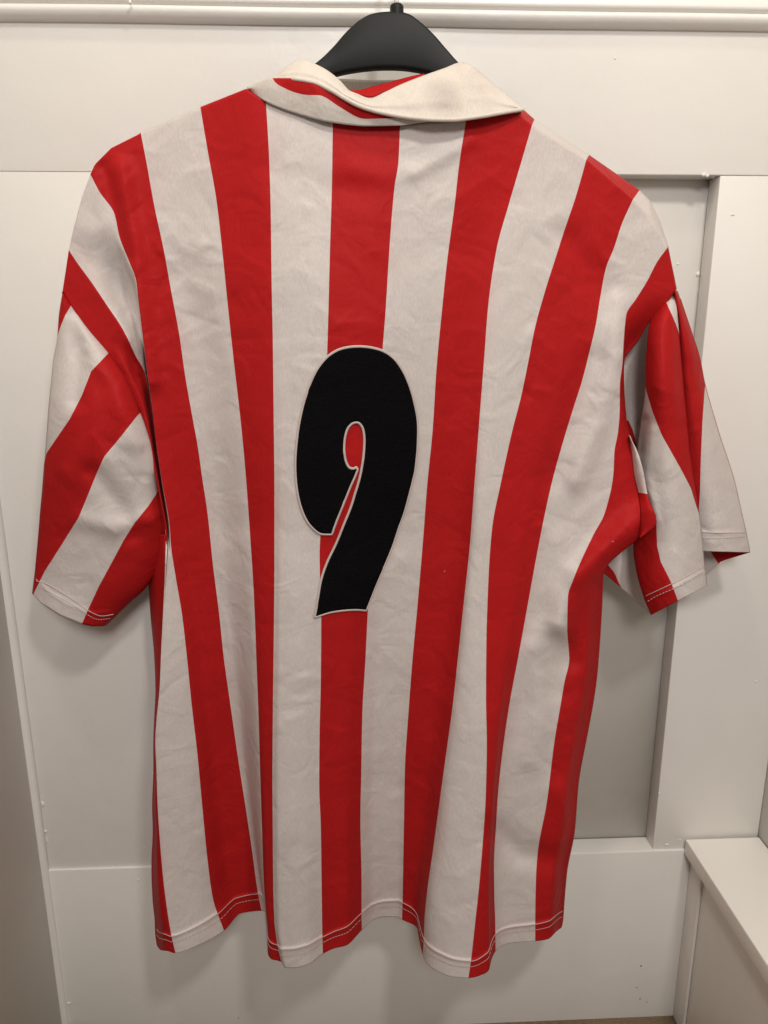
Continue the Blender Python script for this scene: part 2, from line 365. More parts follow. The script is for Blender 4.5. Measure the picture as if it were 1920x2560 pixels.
# seams between the stripes of the back, left to right: u = 0 .. 13, an even floor is red
cur = [
 [(156,730),(179,766),(216,820),(270,884),(309,940),(339,1006),(355,1040),(368,1085),(384,1170),(402,1260),(416,1350),(416,1450),(412,1550),(408,1640),(402,1720),(396,1775),(391,1850),(388,1930),(383,2013),(386,2075),(382,2158),(383,2241),(391,2324),(392,2364)],
 [(172,625),(189,651),(231,709),(270,767),(301,813),(320,848),(338,888),(362,932),(375,1002),(385,1071),(397,1160),(410,1250),(420,1320),(416,1389),(411,1466),(407,1544),(403,1621),(399,1717),(391,1800),(388,1854),(391,1923),(394,2013),(400,2104),(409,2205),(421,2295),(430,2346),(439,2383)],
 [(226,436),(249,480),(285,532),(299,593),(320,647),(340,700),(346,750),(355,824),(367,921),(380,1017),(391,1110),(405,1204),(424,1316),(427,1360),(440,1447),(455,1536),(467,1640),(479,1760),(494,1890),(506,2020),(521,2169),(532,2245),(560,2327)],
 [(352,333),(365,400),(386,516),(410,628),(428,728),(448,836),(463,940),(480,1037),(495,1120),(506,1198),(519,1285),(532,1409),(548,1536),(559,1640),(576,1762),(594,1888),(616,2031),(632,2140),(645,2234),(654,2277)],
 [(501,269),(519,376),(541,500),(556,630),(567,739),(586,917),(600,1037),(613,1172),(625,1335),(635,1495),(642,1677),(646,1780),(650,1920),(654,2040),(660,2212),(665,2284),(669,2335),(669,2382)],
 [(665,257),(673,400),(677,540),(679,700),(682,850),(684,1031),(686,1224),(686,1417),(685,1550),(683,1700),(682,1800),(681,1941),(682,2086),(683,2212),(686,2303),(693,2360),(703,2405)],
 [(832,307),(830,453),(825,622),(819,850),(812,1050),(804,1250),(801,1336),(799,1386),(800,1448),(803,1545),(802,1700),(799,1833),(798,1960),(802,2067),(804,2212),(806,2346),(807,2385)],
 [(1000,314),(996,405),(986,470),(975,601),(963,791),(956,880),(947,1050),(936,1250),(928,1400),(920,1520),(913,1660),(906,1780),(903,1941),(901,2049),(904,2212),(904,2295),(905,2325)],
 [(1165,301),(1148,411),(1136,516),(1119,643),(1104,785),(1091,925),(1082,1070),(1068,1212),(1058,1345),(1044,1510),(1031,1652),(1022,1770),(1012,1930),(1010,2049),(1008,2158),(1006,2266),(1005,2299)],
 [(1330,315),(1302,410),(1273,508),(1241,625),(1220,770),(1211,888),(1197,1070),(1186,1212),(1175,1360),(1159,1510),(1146,1634),(1131,1770),(1116,1880),(1099,2004),(1083,2122),(1066,2245),(1061,2303),(1059,2353),(1057,2388)],
 [(1466,399),(1440,490),(1409,582),(1389,645),(1365,720),(1338,817),(1319,913),(1303,990),(1280,1080),(1252,1208),(1231,1315),(1223,1410),(1219,1500),(1216,1600),(1215,1745),(1217,1860),(1214,1997),(1207,2104),(1198,2212),(1186,2324),(1177,2404),(1171,2445)],
 [(1582,500),(1554,562),(1535,620),(1515,670),(1500,747),(1490,809),(1473,882),(1454,956),(1436,1012),(1409,1100),(1380,1205),(1359,1300),(1339,1403),(1315,1536),(1297,1635),(1272,1770),(1255,1890),(1245,1985),(1240,2067),(1235,2158),(1236,2248),(1238,2303),(1239,2378)],
 [(1669,620),(1643,655),(1619,701),(1592,745),(1566,786),(1559,860),(1556,910),(1550,960),(1549,1030),(1545,1080),(1536,1130),(1534,1177),(1511,1285),(1484,1336),(1434,1447),(1420,1490),(1418,1571),(1423,1648),(1411,1706),(1401,1765),(1386,1854),(1367,2006),(1344,2134),(1340,2194),(1338,2303),(1338,2353)],
 [(1691,724),(1666,759),(1627,801),(1590,860),(1562,898),(1560,930),(1567,1050),(1577,1100),(1585,1185),(1596,1235),(1602,1293),(1596,1343),(1557,1378),(1523,1409),(1508,1440),(1504,1513),(1497,1617),(1490,1694),(1480,1765),(1464,1850),(1444,1963),(1435,2078),(1415,2180),(1408,2259),(1404,2319)],
]
top_u = [(0,156,730),(.5,164,680),(1,172,625),(1.25,183,575),(1.6,205,492),(2,226,436),(2.15,237,411),(2.5,278,370),(3,352,333),(4,501,269),(4.72,616,223),(5,665,257),(6,832,307),(6.5,915,313),(7,1000,314),(8,1165,301),(8.8,1290,281),(9,1330,313),(10,1466,399),(11,1582,499),(11.5,1625,541),(12,1669,619),(12.5,1680,670),(13,1691,724)]
hem_u = [(0,392,2364),(.2,401,2375),(.6,420,2378),(1,439,2383),(1.5,499,2362),(2,560,2327),(2.45,603,2283),(3,654,2277),(3.25,664,2281),(4,669,2382),(4.3,677,2397),(5,703,2405),(5.15,713,2420),(5.35,735,2420),(5.65,771,2411),(6,807,2385),(6.3,836,2371),(6.6,865,2364),(7,905,2325),(7.3,934,2299),(7.6,963,2292),(7.85,992,2292),(8,1005,2299),(8.6,1043,2322),(8.75,1046,2339),(9,1057,2388),(9.1,1066,2407),(9.35,1095,2429),(9.7,1135,2443),(10,1171,2445),(10.45,1207,2436),(10.65,1222,2426),(10.8,1228,2402),(11,1239,2378),(11.25,1262,2362),(11.5,1291,2356),(12,1338,2353),(12.5,1370,2348),(12.8,1392,2328),(13,1404,2319)]
TU = np.array(top_u, float); HU = np.array(hem_u, float)
Z_HEM = P(654, 2277, -0.045)[2]
YH = Y_at_z(HU[:, 1], HU[:, 2], Z_HEM)
YT = np.array([(0,-.074),(1,-.076),(2,-.080),(3,-.080),(4,-.086),(5,-.100),(6,-.106),(7,-.106),(8,-.101),(9,-.092),(10,-.084),(11,-.080),(12,-.076),(13,-.072)])
# soft folds: polyline, width in picture units, height towards the viewer in metres
folds = [
 ([(1610,1290),(1530,1365),(1450,1440),(1405,1560)], 40, .018),
 ([(1440,1490),(1432,1570),(1430,1650)], 30, -.006),
 ([(1395,1360),(1375,1480),(1350,1600)], 36, .004),
 ([(1360,1540),(1400,1640),(1395,1720)], 34, -.004),
 ([(1330,1630),(1350,1760),(1330,1900)], 30, .005),
 ([(1545,760),(1535,900),(1500,1050),(1440,1200)], 30, .007),
 ([(1480,900),(1420,1060),(1380,1200)], 34, -.004),
 ([(1420,600),(1470,680),(1530,760)], 40, -.004),
 ([(300,420),(330,600),(352,760),(380,950)], 26, .007),
 ([(262,420),(300,560),(318,640)], 18, -.004),
 ([(880,420),(960,440),(1010,430)], 30, .002),
 ([(1040,430),(1120,385),(1180,350)], 20, .003),
 ([(700,430),(800,470),(900,480)], 40, -.002),
 ([(460,700),(560,1000),(600,1300)], 60, -.004),
 ([(1240,2080),(1300,2130),(1390,2150)], 35, -.007),
 ([(1400,1980),(1430,2090)], 30, .005),
 ([(200,560),(260,700),(330,860)], 30, .002),
]
def seg_dist(px, py, poly):
    d = np.full(np.shape(px), 1e9)
    for (x0, y0), (x1, y1) in zip(poly[:-1], poly[1:]):
        vx, vy = x1 - x0, y1 - y0; L2 = vx * vx + vy * vy
        t = np.clip(((px - x0) * vx + (py - y0) * vy) / L2, 0, 1)
        d = np.minimum(d, np.hypot(px - x0 - t * vx, py - y0 - t * vy))
    return d
crs = random.Random(11)
def make_creases(n, x0, x1, y0, y1, lmin, lmax, amp, ws=1.0):
    out = []
    for _ in range(n):
        x = crs.uniform(x0, x1); y = crs.uniform(y0, y1); L_ = crs.uniform(lmin, lmax)
        a = crs.choice((-1, 1)) * math.radians(crs.gauss(36, 18)); b = a + crs.gauss(0, .25)
        p0 = (x, y); p1 = (x + L_ * .5 * math.cos(a), y + L_ * .5 * math.sin(a)); p2 = (p1[0] + L_ * .5 * math.cos(b), p1[1] + L_ * .5 * math.sin(b))
        out.append(((p0, p1, p2), ws * crs.uniform(7, 15), amp * crs.uniform(.4, 1.2) * crs.choice((-1, 1, 1))))
    return out
def crease(px, py, lst):
    """sharp pressed folds: one steep and one gentle flank, fading at both ends"""
    tot = np.zeros(np.shape(px))
    for (p0, p1, p2), w, amp in lst:
        m = 6 * w
        sel = (px > min(p0[0], p2[0]) - m) & (px < max(p0[0], p2[0]) + m) & (py > min(p0[1], p1[1], p2[1]) - m) & (py < max(p0[1], p1[1], p2[1]) + m)
        if not sel.any(): continue
        x, y = px[sel], py[sel]
        dx, dy = p2[0] - p0[0], p2[1] - p0[1]; L_ = math.hypot(dx, dy); dx /= L_; dy /= L_
        t = ((x - p0[0]) * dx + (y - p0[1]) * dy) / L_
        bow = ((p1[0] - p0[0]) * -dy + (p1[1] - p0[1]) * dx) * 4 * np.clip(t, 0, 1) * (1 - np.clip(t, 0, 1))
        d = (x - p0[0]) * -dy + (y - p0[1]) * dx - bow
        f = np.where(d > 0, np.exp(-d / (w * 2.2)), np.exp(d / (w * .7)))
        tot[sel] += amp * f * sm(0, .3, t) * (1 - sm(.7, 1, t))
    return tot
creases_back = make_creases(130, 180, 1600, 330, 2300, 60, 240, .0008) + make_creases(170, 180, 1600, 330, 2300, 40, 150, .0008, .6) + make_creases(120, 180, 1600, 330, 1500, 25, 80, .0006, .5) + make_creases(45, 1280, 1600, 560, 1900, 50, 170, .0013) + make_creases(30, 330, 560, 360, 900, 50, 160, .0010)
creases_sl = make_creases(40, 90, 400, 800, 1540, 50, 140, .0011)
creases_sr = make_creases(46, 1560, 1860, 820, 1540, 40, 130, .0010)
def back_xyY(u, v):
    """u, v arrays of one shape -> picture direction and distance of the shirt back"""
    xs = []; ys = []
    shp = u.shape; uf = u.ravel(); vf = v.ravel()
    vv, inv = np.unique(vf, return_inverse=True)
    CX = np.zeros((14, len(vv))); CY = np.zeros((14, len(vv)))
    for i, c in enumerate(cur):
        c = np.array(c, float); yy = c[0, 1] + (c[-1, 1] - c[0, 1]) * vv
        CX[i] = pchip(c[:, 1], c[:, 0], yy); CY[i] = yy
    k = np.clip(np.floor(uf).astype(int), 0, 12); t = uf - k
    X = np.zeros_like(uf); Yp = np.zeros_like(uf)
    # smooth across the stripes (monotone cubic per row)
    order = np.argsort(inv, kind='stable'); starts = np.searchsorted(inv[order], np.arange(len(vv) + 1))
    base = np.arange(14)
    for j in range(len(vv)):
        sel = order[starts[j]:starts[j + 1]]
        X[sel] = lin(base, CX[:, j], uf[sel]) * .5 + pchip(base, CX[:, j], uf[sel]) * .5
        Yp[sel] = pchip(base, CY[:, j], uf[sel])
    c0x = lin(base, CX0, uf) * .5 + pchip(base, CX0, uf) * .5; c0y = pchip(base, CY0, uf)
    c1x = lin(base, CX1, uf) * .5 + pchip(base, CX1, uf) * .5; c1y = pchip(base, CY1, uf)
    a = (1 - vf) ** 14; b = vf ** 16
    X += a * (lin(TU[:, 0], TU[:, 1], uf) - c0x) + b * (pchip(HU[:, 0], HU[:, 1], uf) - c1x)
    Yp += a * (lin(TU[:, 0], TU[:, 2], uf) - c0y) + b * (pchip(HU[:, 0], HU[:, 2], uf) - c1y)
    yt = pchip(YT[:, 0], YT[:, 1], uf); yh = pchip(HU[:, 0], YH, uf)
    w = vf ** 1.6
    Yd = yt * (1 - w) + yh * w
    Yd += -0.016 * np.sin(math.pi * np.clip(vf / .5, 0, 1)) * .5 * np.sin(math.pi * np.clip((uf - 1.5) / 10, 0, 1))
    for poly, wd, amp in folds:
        Yd -= amp * np.exp(-(seg_dist(X, Yp, poly) / wd) ** 2)
    # hollow between the left sleeve and the back, hidden behind the edge of the third stripe
    left_of = sm(0.02, 0.25, 2 - uf) * (1 - sm(0.45, 1.05, 2 - uf))
    hol = left_of * sm(560, 760, Yp) * (1 - sm(1230, 1400, Yp))
    Yd += 0.028 * hol
    Yd += 0.030 * sm(0.02, 0.2, 2 - uf) * (1 - sm(1.0, 1.75, 2 - uf)) * sm(840, 960, Yp) * (1 - sm(1230, 1400, Yp))
    # the cloth turns away under the right arm
    Yd += 0.020 * sm(12.0, 12.9, uf) * sm(720, 880, Yp) * (1 - sm(1000, 1180, Yp))
    # roll of the side edges
    Yd += 0.020 * sm(.6, 0, uf) * sm(1400, 1700, Yp) + 0.016 * sm(12.6, 13, uf) * sm(1400, 1600, Yp)
    Yd -= crease(X, Yp, creases_back)
    # hem: a turned-up band with a ridge at its stitching
    dh = (1 - vf) * (lin(HU[:, 0], HU[:, 2], uf) - lin(TU[:, 0], TU[:, 2], uf))
    Yd -= 0.0010 * (1 - sm(40, 48, dh)) + 0.0011 * np.exp(-((dh - 43) / 4.5) ** 2)
    return X.reshape(shp), Yp.reshape(shp), Yd.reshape(shp)
CX0 = np.array([c[0][0] for c in cur], float); CY0 = np.array([c[0][1] for c in cur], float)
CX1 = np.array([c[-1][0] for c in cur], float); CY1 = np.array([c[-1][1] for c in cur], float)

nu, per = 13, 22
us = np.linspace(0, 13, nu * per + 1)
vs = np.concatenate([np.linspace(0, .03, 10)[:-1], np.linspace(.03, .965, 330)[:-1], np.linspace(.965, 1, 34)])
U, V = np.meshgrid(us, vs)
X, Yp, Yd = back_xyY(U, V)
pts = P(X, Yp, Yd)
wr = 0.0016 * nz(pts, 11) + 0.0009 * nz(pts * np.array([1, 1, .6]), 30, 7.0) * sm(.02, .1, V)
pts_back = P(X, Yp, Yd + wr)
# roll the shoulder over the hanger towards the front
rows = []
sil = np.array([(0,156,730),(1,172,625),(2,226,434),(3,352,331),(4,501,267),(4.72,617,221),(5,660,240),(6,832,295),(7,1000,300),(8,1165,285),(8.8,1302,268),(9,1336,298),(10,1473,387),(11,1599,475),(11.4,1625,501),(11.7,1649,550),(12,1670,613),(13,1692,722)], float)
sx = lin(sil[:, 0], sil[:, 1], us); sy = lin(sil[:, 0], sil[:, 2], us)
tx, ty, tY = X[0], Yp[0], Yd[0] + wr[0]
rollR = sm(8.5, 9.2, us)
for k in (.015, .05, .2, .4, .6, .8, 1.0):
    kk = k
    rows.append(P(tx + (sx - tx) * kk * (rollR + (1 - rollR)), ty + (sy - ty) * kk, tY + 0.026 * k ** 1.2 + 0.0022 * rollR * (1 - sm(10.9, 11.5, us)) * (1 if k > .03 else 0)))
r1 = rows[-1].copy()
for k in (.3, .65, 1.0):
    q = r1.copy(); q[:, 1] += 0.016 * k; q[:, 2] -= 0.004 * k + .012 * k * k; rows.append(q)
ext = np.stack(rows[::-1])
uvb = np.stack([U, V], -1)
# on the roll the stripes of the front are set a little to the side
uext = np.stack([np.broadcast_to(us, (len(rows), len(us))), np.broadcast_to(-np.arange(len(rows), 0, -1)[:, None] * .004, (len(rows), len(us)))], -1)
allp = np.concatenate([ext, pts_back]); alluv = np.concatenate([uext, uvb])
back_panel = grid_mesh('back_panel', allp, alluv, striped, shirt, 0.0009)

# front of the shirt, hanging behind the back towards the wall
fl_l = np.array([(250,440),(300,620),(350,900),(392,1200),(384,1330),(371,1440),(375,1520),(386,1640),(394,1756),(392,1850),(396,1960),(394,2080),(392,2180),(398,2260)], float)
fl_r = np.array([(1590,490),(1570,700),(1535,900),(1520,1100),(1500,1300),(1490,1420),(1486,1560),(1478,1690),(1455,1830),(1432,1960),(1422,2080),(1405,2180),(1398,2260)], float)
nf = 90; vf = np.linspace(0, 1, 100); uf = np.linspace(0, 1, nf)
UF, VF = np.meshgrid(uf, vf)
ly = fl_l[0, 1] + (fl_l[-1, 1] - fl_l[0, 1]) * VF; ry = fl_r[0, 1] + (fl_r[-1, 1] - fl_r[0, 1]) * VF
lx = pchip(fl_l[:, 1], fl_l[:, 0], ly); rx = pchip(fl_r[:, 1], fl_r[:, 0], ry)
fx = lx + (rx - lx) * UF; fy = ly + (ry - ly) * UF
topf = 1 - np.abs(UF - .5) * 2
fy = fy - (1 - VF) ** 4 * topf * 120
fY = -0.030 + 0.012 * np.sin(UF * 17 + 1) * VF - 0.018 * (1 - VF) ** 3
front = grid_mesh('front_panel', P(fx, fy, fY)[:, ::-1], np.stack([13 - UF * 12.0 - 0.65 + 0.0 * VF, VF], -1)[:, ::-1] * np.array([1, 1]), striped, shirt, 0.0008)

# side gussets joining back and front below the arms
def side(ucol, ff, vmin, px0):
    sel = np.where(vs >= vmin)[0]
    a = pts_back[sel, ucol]; yy = Yp[sel, ucol]
    fxx = pchip(ff[:, 1], ff[:, 0], np.clip(yy, ff[0, 1], ff[-1, 1])); fyy = np.minimum(yy, ff[-1, 1])
    b = P(fxx, fyy, np.full(len(sel), -0.030))
    n = 9; t = np.linspace(0, 1, n)
    g = a[:, None] * (1 - t)[None, :, None] + b[:, None] * t[None, :, None]
    g[:, :, 0] += (np.sin(math.pi * t) * 0.004 * (-1 if ucol == 0 else 1))[None, :]
    uv = np.stack(np.broadcast_arrays(px0 + 0 * t[None, :] + np.zeros((len(sel), 1)), vs[sel][:, None]), -1)
    if ucol == 0: g = g[:, ::-1]
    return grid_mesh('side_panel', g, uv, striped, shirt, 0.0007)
side(0, fl_l, .37, .5); side(len(us) - 1, fl_r, .36, .5)

# ---- generic sheet between two edges
def spline_rows(A, n, k=None):
    A = np.array(A, float); s = np.linspace(0, 1, len(A)); q = np.linspace(0, 1, n)
    return np.stack([pchip(s, A[:, j], q) for j in (0, 1)], -1)
def stripe_u(px, py, bounds):
    """bounds: curves (x, y) ordered left to right; u counts the curves passed"""
    bx = [np.array(b, float) for b in bounds]
    bx = [b[np.argsort(b[:, 1])] for b in bx]
    xs = np.stack([lin(b[:, 1], b[:, 0], py) for b in bx])
    xs = np.maximum.accumulate(xs + np.arange(len(bx))[:, None, None] * .01, axis=0)
    W = 60.0
    u = np.zeros_like(px)
    for i in range(len(bx) + 1):
        lo = xs[i - 1] if i else xs[0] - 4000; hi = xs[i] if i < len(bx) else xs[-1] + 4000
        dl, dr = px - lo, hi - px
        fr = np.where(dl < dr, np.minimum(.5, dl / W), 1 - np.minimum(.5, dr / W))
        u = np.where((px >= lo) & (px < hi), i + np.clip(fr, 0, 1), u)
    return u
def sheet(name, Lp, Rp, n, m, depth, bounds, mt, parent, sag=None, wrinkle=0.0012, flip=False, thick=0.0008, hem=None):
    L_ = spline_rows(Lp, n); R_ = spline_rows(Rp, n); t = np.linspace(0, 1, n)[:, None]; s = np.linspace(0, 1, m)[None, :]
    px = L_[:, :1] * (1 - s) + R_[:, :1] * s; py = L_[:, 1:] * (1 - s) + R_[:, 1:] * s
    if sag is not None: py = py + sag(s, t)
    Yd = depth(s, t, px, py) - crease(px, py, creases_sr)
    q = P(px, py, Yd)
    if wrinkle: Yd = Yd + wrinkle * (nz(q, 16, 3.0) + .6 * nz(q, 38, 9.0))
    q = P(px, py, Yd)
    u = stripe_u(px, py, bounds) if bounds else np.zeros_like(px) + 1.5
    uv = np.stack([u, np.broadcast_to(t, px.shape)], -1)
    if flip: q = q[:, ::-1]; uv = uv[:, ::-1]
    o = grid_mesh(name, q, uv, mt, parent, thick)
    return o, (px, py, Yd)

def sleeve_root(name):
    return None

# ---- left sleeve: one tube of a near and a far side
LL = [(156,730),(147,790),(143,844),(133,901),(127,960),(121,1020),(116,1090),(110,1160),(105,1225),(100,1280),(96,1331),(91,1385),(87,1428),(83,1460),(80,1484)]
RR = [(157,730),(180,766),(218,820),(272,884),(311,940),(341,1006),(368,1079),(389,1160),(394,1215),(409,1266),(424,1315),(415,1370),(370,1463),(320,1512),(266,1564)]
bl = [[(177,765),(163,788),(152,815),(144,838),(120,900),(60,1050)],
      [(330,800),(270,884),(228,928),(204,990),(174,1048),(116,1133),(108,1170),(60,1260)],
      [(420,980),(345,1037),(297,1098),(260,1142),(241,1185),(224,1227),(197,1293),(154,1362),(112,1428),(83,1486),(60,1520)],
      [(440,1150),(388,1239),(370,1266),(336,1308),(309,1351),(278,1409),(247,1466),(220,1524),(204,1562),(190,1600)]]
n, m = 170, 80
L_ = spline_rows(LL, n); R_ = spline_rows(RR, n); t = np.linspace(0, 1, n)[:, None]; s = np.linspace(0, 1, m)[None, :]
px = L_[:, :1] * (1 - s) + R_[:, :1] * s; py = L_[:, 1:] * (1 - s) + R_[:, 1:] * s
sagL = lin([0, .12, .38, .66, .82, .95, 1], [0, 14, 24, 23, 16, 6, 0], s)
py = py + sagL * t ** 5
bul = np.sqrt(np.clip(1 - (2 * s - 1) ** 2, 0, 1))
grow = sm(0, .5, t)
mid = -0.072 - 0.006 * sm(.15, .4, t) + 0.032 * sm(.3, 1, t)
near = mid - bul ** 1.3 * (0.006 + 0.019 * grow)
near = near + 0.003 * np.exp(-(seg_dist(px, py, [(392, 1200), (394, 1240), (404, 1300)]) / 14) ** 2)
near = near - 0.006 * np.exp(-(seg_dist(px, py, [(190, 800), (290, 960), (330, 1100)]) / 30) ** 2)
near = near + 0.006 * np.exp(-(seg_dist(px, py, [(180, 790), (200, 900), (190, 1000)]) / 22) ** 2)
near = near + 0.005 * np.exp(-(seg_dist(px, py, [(230, 1180), (300, 1260), (330, 1330)]) / 26) ** 2)
near = near - 0.005 * np.exp(-(seg_dist(px, py, [(200, 1300), (290, 1320), (380, 1300)]) / 26) ** 2)
Lrow = np.hypot(L_[-1, 0] - L_[0, 0], L_[-1, 1] - L_[0, 1])
# cuff band
cuff_c = np.stack([px[-1], py[-1]], -1)
dcu = seg_dist(px, py, [tuple(q) for q in cuff_c[::4]] + [tuple(cuff_c[-1])])
near = near - 0.0009 * (1 - sm(30, 38, dcu)) - 0.0010 * np.exp(-((dcu - 34) / 4.5) ** 2)
far = mid + bul * (0.004 + 0.020 * grow)
near = near - crease(px, py, creases_sl)
q = P(px, py, near)
near = near + 0.0014 * (nz(q, 16, 3.0) + .7 * nz(q, 36, 9.0))
ql = P(px, py, near); qf = P(px, py, far)
ul = stripe_u(px, py, bl)
tubep = np.concatenate([ql, qf[:, -2::-1]], 1)
tubeu = np.concatenate([np.stack([ul, np.broadcast_to(t, ul.shape)], -1), np.stack([ul, np.broadcast_to(t, ul.shape)], -1)[:, -2::-1]], 1)
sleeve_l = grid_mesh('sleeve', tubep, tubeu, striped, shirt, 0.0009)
sleeve_l['label'] = 'sleeve with diagonal stripes lying close to the wall corner'
def on_sleeve(pxs, pys, off):
    """points on the left sleeve surface"""
    out = []
    fx_, fy_, fd_ = px.ravel(), py.ravel(), near.ravel()
    for a, b in zip(pxs, pys):
        k = np.argsort((fx_ - a) ** 2 + (fy_ - b) ** 2)[:4]; w = 1 / (1 + (fx_[k] - a) ** 2 + (fy_[k] - b) ** 2)
        out.append(P(a, b, (fd_[k] * w).sum() / w.sum() - off).tolist())
    return out
def dense(pl, n=60):
    pl = np.array(pl, float); s_ = np.concatenate([[0], np.cumsum(np.hypot(*np.diff(pl, axis=0).T))])
    q_ = np.linspace(0, s_[-1], n); return pchip(s_, pl[:, 0], q_), pchip(s_, pl[:, 1], q_)
def dashes(pts, on=3, off=1):
    res = []; i = 0
    while i + on < len(pts): res.append(pts[i:i + on + 1]); i += on + off
    return res
st1 = on_sleeve(*dense([(91,1448),(93,1453),(100,1454),(154,1481),(190,1504),(220,1526),(255,1540),(284,1536)], 90), .0007)
st2 = on_sleeve(*dense([(98,1466),(150,1494),(190,1517),(214,1534),(248,1549),(276,1546)], 90), .0006)
tube('cuff_stitching', [st1], .00042, thread, sleeve_l, 6)
tube('cuff_stitching', dashes(st2, 2, 1), .00036, thread, sleeve_l, 5)

# ---- right sleeve: near side, outer fold and wall side
sl_r = bpy.data.objects.new('sleeve', None); C.objects.link(sl_r); sl_r.parent = shirt; sl_r.location = (0, 0, 0)
sl_r['label'] = 'sleeve folded open towards the bench side'
NL = [(1642,772),(1625,805),(1617,860),(1613,930),(1612,985),(1603,1050),(1594,1110),(1590,1180),(1587,1250),(1584,1310),(1583,1370),(1589,1420),(1608,1490),(1627,1538)]
NR = [(1690,722),(1691,748),(1697,820),(1704,900),(1711,980),(1718,1050),(1724,1114),(1734,1190),(1743,1250),(1751,1300),(1757,1360),(1762,1410),(1766,1445),(1768,1464)]
bn = [[(1400,900),(1500,1040),(1600,1190),(1640,1290),(1643,1366),(1652,1405),(1666,1432),(1679,1459),(1696,1505),(1710,1540)],
      [(1540,780),(1590,900),(1614,971),(1631,1029),(1654,1087),(1685,1142),(1702,1172),(1727,1220),(1741,1266),(1750,1290),(1790,1400)],
      [(1650,725),(1668,761),(1681,790),(1691,813),(1699,838),(1740,960)]]
def dn(s, t, px, py):
    b_ = np.sin(math.pi * np.clip(s, 0, 1)) ** .8
    y = -0.086 - 0.018 * b_ * sm(0, .3, t) + 0.012 * s ** 3 + 0.012 * (1 - s) ** 2 + 0.022 * (1 - s) ** 1.6 * sm(.25, .45, t) * (1 - sm(.72, .95, t))
    y = y - 0.004 * np.exp(-(seg_dist(px, py, [(1625,1080),(1612,1180),(1640,1300)]) / 16) ** 2) + 0.005 * np.exp(-(seg_dist(px, py, [(1610,1050),(1600,1130)]) / 12) ** 2)
    y = y + 0.016 * (1 - sm(0, .14, t))
    dc = seg_dist(px, py, [(1627,1538),(1696,1502),(1768,1464)])
    return y - 0.0009 * (1 - sm(32, 40, dc)) - 0.0010 * np.exp(-((dc - 36) / 4.5) ** 2)
o_n, (npx, npy, nY) = sheet('sleeve_back', NL, NR, 170, 50, dn, bn, striped, sl_r, wrinkle=.0012)
SL = [(1682,728),(1684,760),(1688,820),(1693,880),(1697,940),(1702,1000),(1709,1070),(1713,1120),(1719,1180),(1729,1250),(1738,1310),(1742,1350),(1746,1378)]
SR = [(1693,726),(1708,770),(1730,835),(1749,894),(1761,955),(1778,1017),(1801,1094),(1820,1150),(1836,1201),(1852,1270),(1866,1332),(1872,1360),(1876,1381)]
bs = [[(1810,780),(1775,900),(1762,971),(1756,1056),(1752,1150),(1750,1230),(1746,1290),(1735,1400)]]
def ds(s, t, px, py):
    y = -0.062 - 0.012 * np.sin(math.pi * s) + 0.012 * s ** 2 * sm(0, .4, t) 
    dc = np.abs(py - 1380)
    return y - 0.0009 * (1 - sm(42, 50, dc)) - 0.0010 * np.exp(-((dc - 48) / 4.5) ** 2)
o_s, (spx, spy, sY) = sheet('sleeve_fold', SL, SR, 150, 40, ds, bs, striped, sl_r, wrinkle=.0010)
TL = [(1650,745),(1605,795),(1560,860),(1548,920),(1545,980),(1542,1040),(1540,1100),(1535,1160),(1525,1220),(1515,1290),(1505,1350),(1502,1400),(1509,1432)]
bt = [[(1400,700),(1480,1030),(1570,1049),(1582,1075),(1592,1115),(1480,1180),(1490,1360),(1520,1412),(1536,1431),(1552,1468),(1570,1500)],
      [(1700,700),(1700,1250),(1785,1393),(1803,1420),(1820,1440)]]
sagT = lambda s, t: lin([0, .17, .32, .52, .70, .80, 1], [0, 62, 122, 84, 42, 12, 0], s) * t ** 4
def dt(s, t, px, py):
    return -0.040 + 0.022 * np.sin(math.pi * s) - 0.010 * s ** 2
sheet('sleeve_front', TL, SR, 100, 40, dt, bt, striped, sl_r, sag=sagT, wrinkle=.0010)
GL = [(1571,1088),(1580,1140),(1585,1185),(1596,1235),(1602,1293),(1597,1343)]
GR = [(1575,1092),(1594,1130),(1607,1172),(1620,1240),(1642,1305),(1600,1345)]
vG = np.array([.352, .38, .41, .44])
def dg(s, t, px, py):
    return -0.1 - 0.010 * np.sin(math.pi * (s * .8)) - 0.004 * t
# the gusset starts from the edge of the back
edgeY = Yd[:, -1]; edgeYy = Yp[:, -1]
def dg(s, t, px, py):
    e = np.interp(py, edgeYy, edgeY)
    return e - 0.0012 - 0.008 * np.sin(math.pi * np.clip(s, 0, 1) * .6) - 0.003 * s
o_g, _ = sheet('underarm_gusset', GL, GR, 60, 14, dg, None, striped, sl_r, wrinkle=.0006)
me = o_g.data; uvl = me.uv_layers[0].data
for li, lp in enumerate(me.loops):
    # white above, red below a seam
    tt_ = uvl[li].uv[1]; uvl[li].uv = (1.0 + (0.585 - tt_) * .9, tt_)
def on_sheet(pxA, pyA, YA, pxs, pys, off):
    out = []; fx_, fy_, fd_ = pxA.ravel(), pyA.ravel(), YA.ravel()
    for a, b in zip(pxs, pys):
        k = np.argsort((fx_ - a) ** 2 + (fy_ - b) ** 2)[:4]; w = 1 / (1 + (fx_[k] - a) ** 2 + (fy_[k] - b) ** 2)
        out.append(P(a, b, (fd_[k] * w).sum() / w.sum() - off).tolist())
    return out
tube('cuff_stitching', [on_sheet(npx, npy, nY, *dense([(1614,1490),(1640,1478),(1680,1459),(1720,1438),(1762,1413)], 60), .0007)], .00042, thread, sl_r, 6)
tube('cuff_stitching', dashes(on_sheet(npx, npy, nY, *dense([(1618,1504),(1640,1491),(1685,1471),(1725,1450),(1765,1426)], 60), .0006), 2, 1), .00036, thread, sl_r, 5)
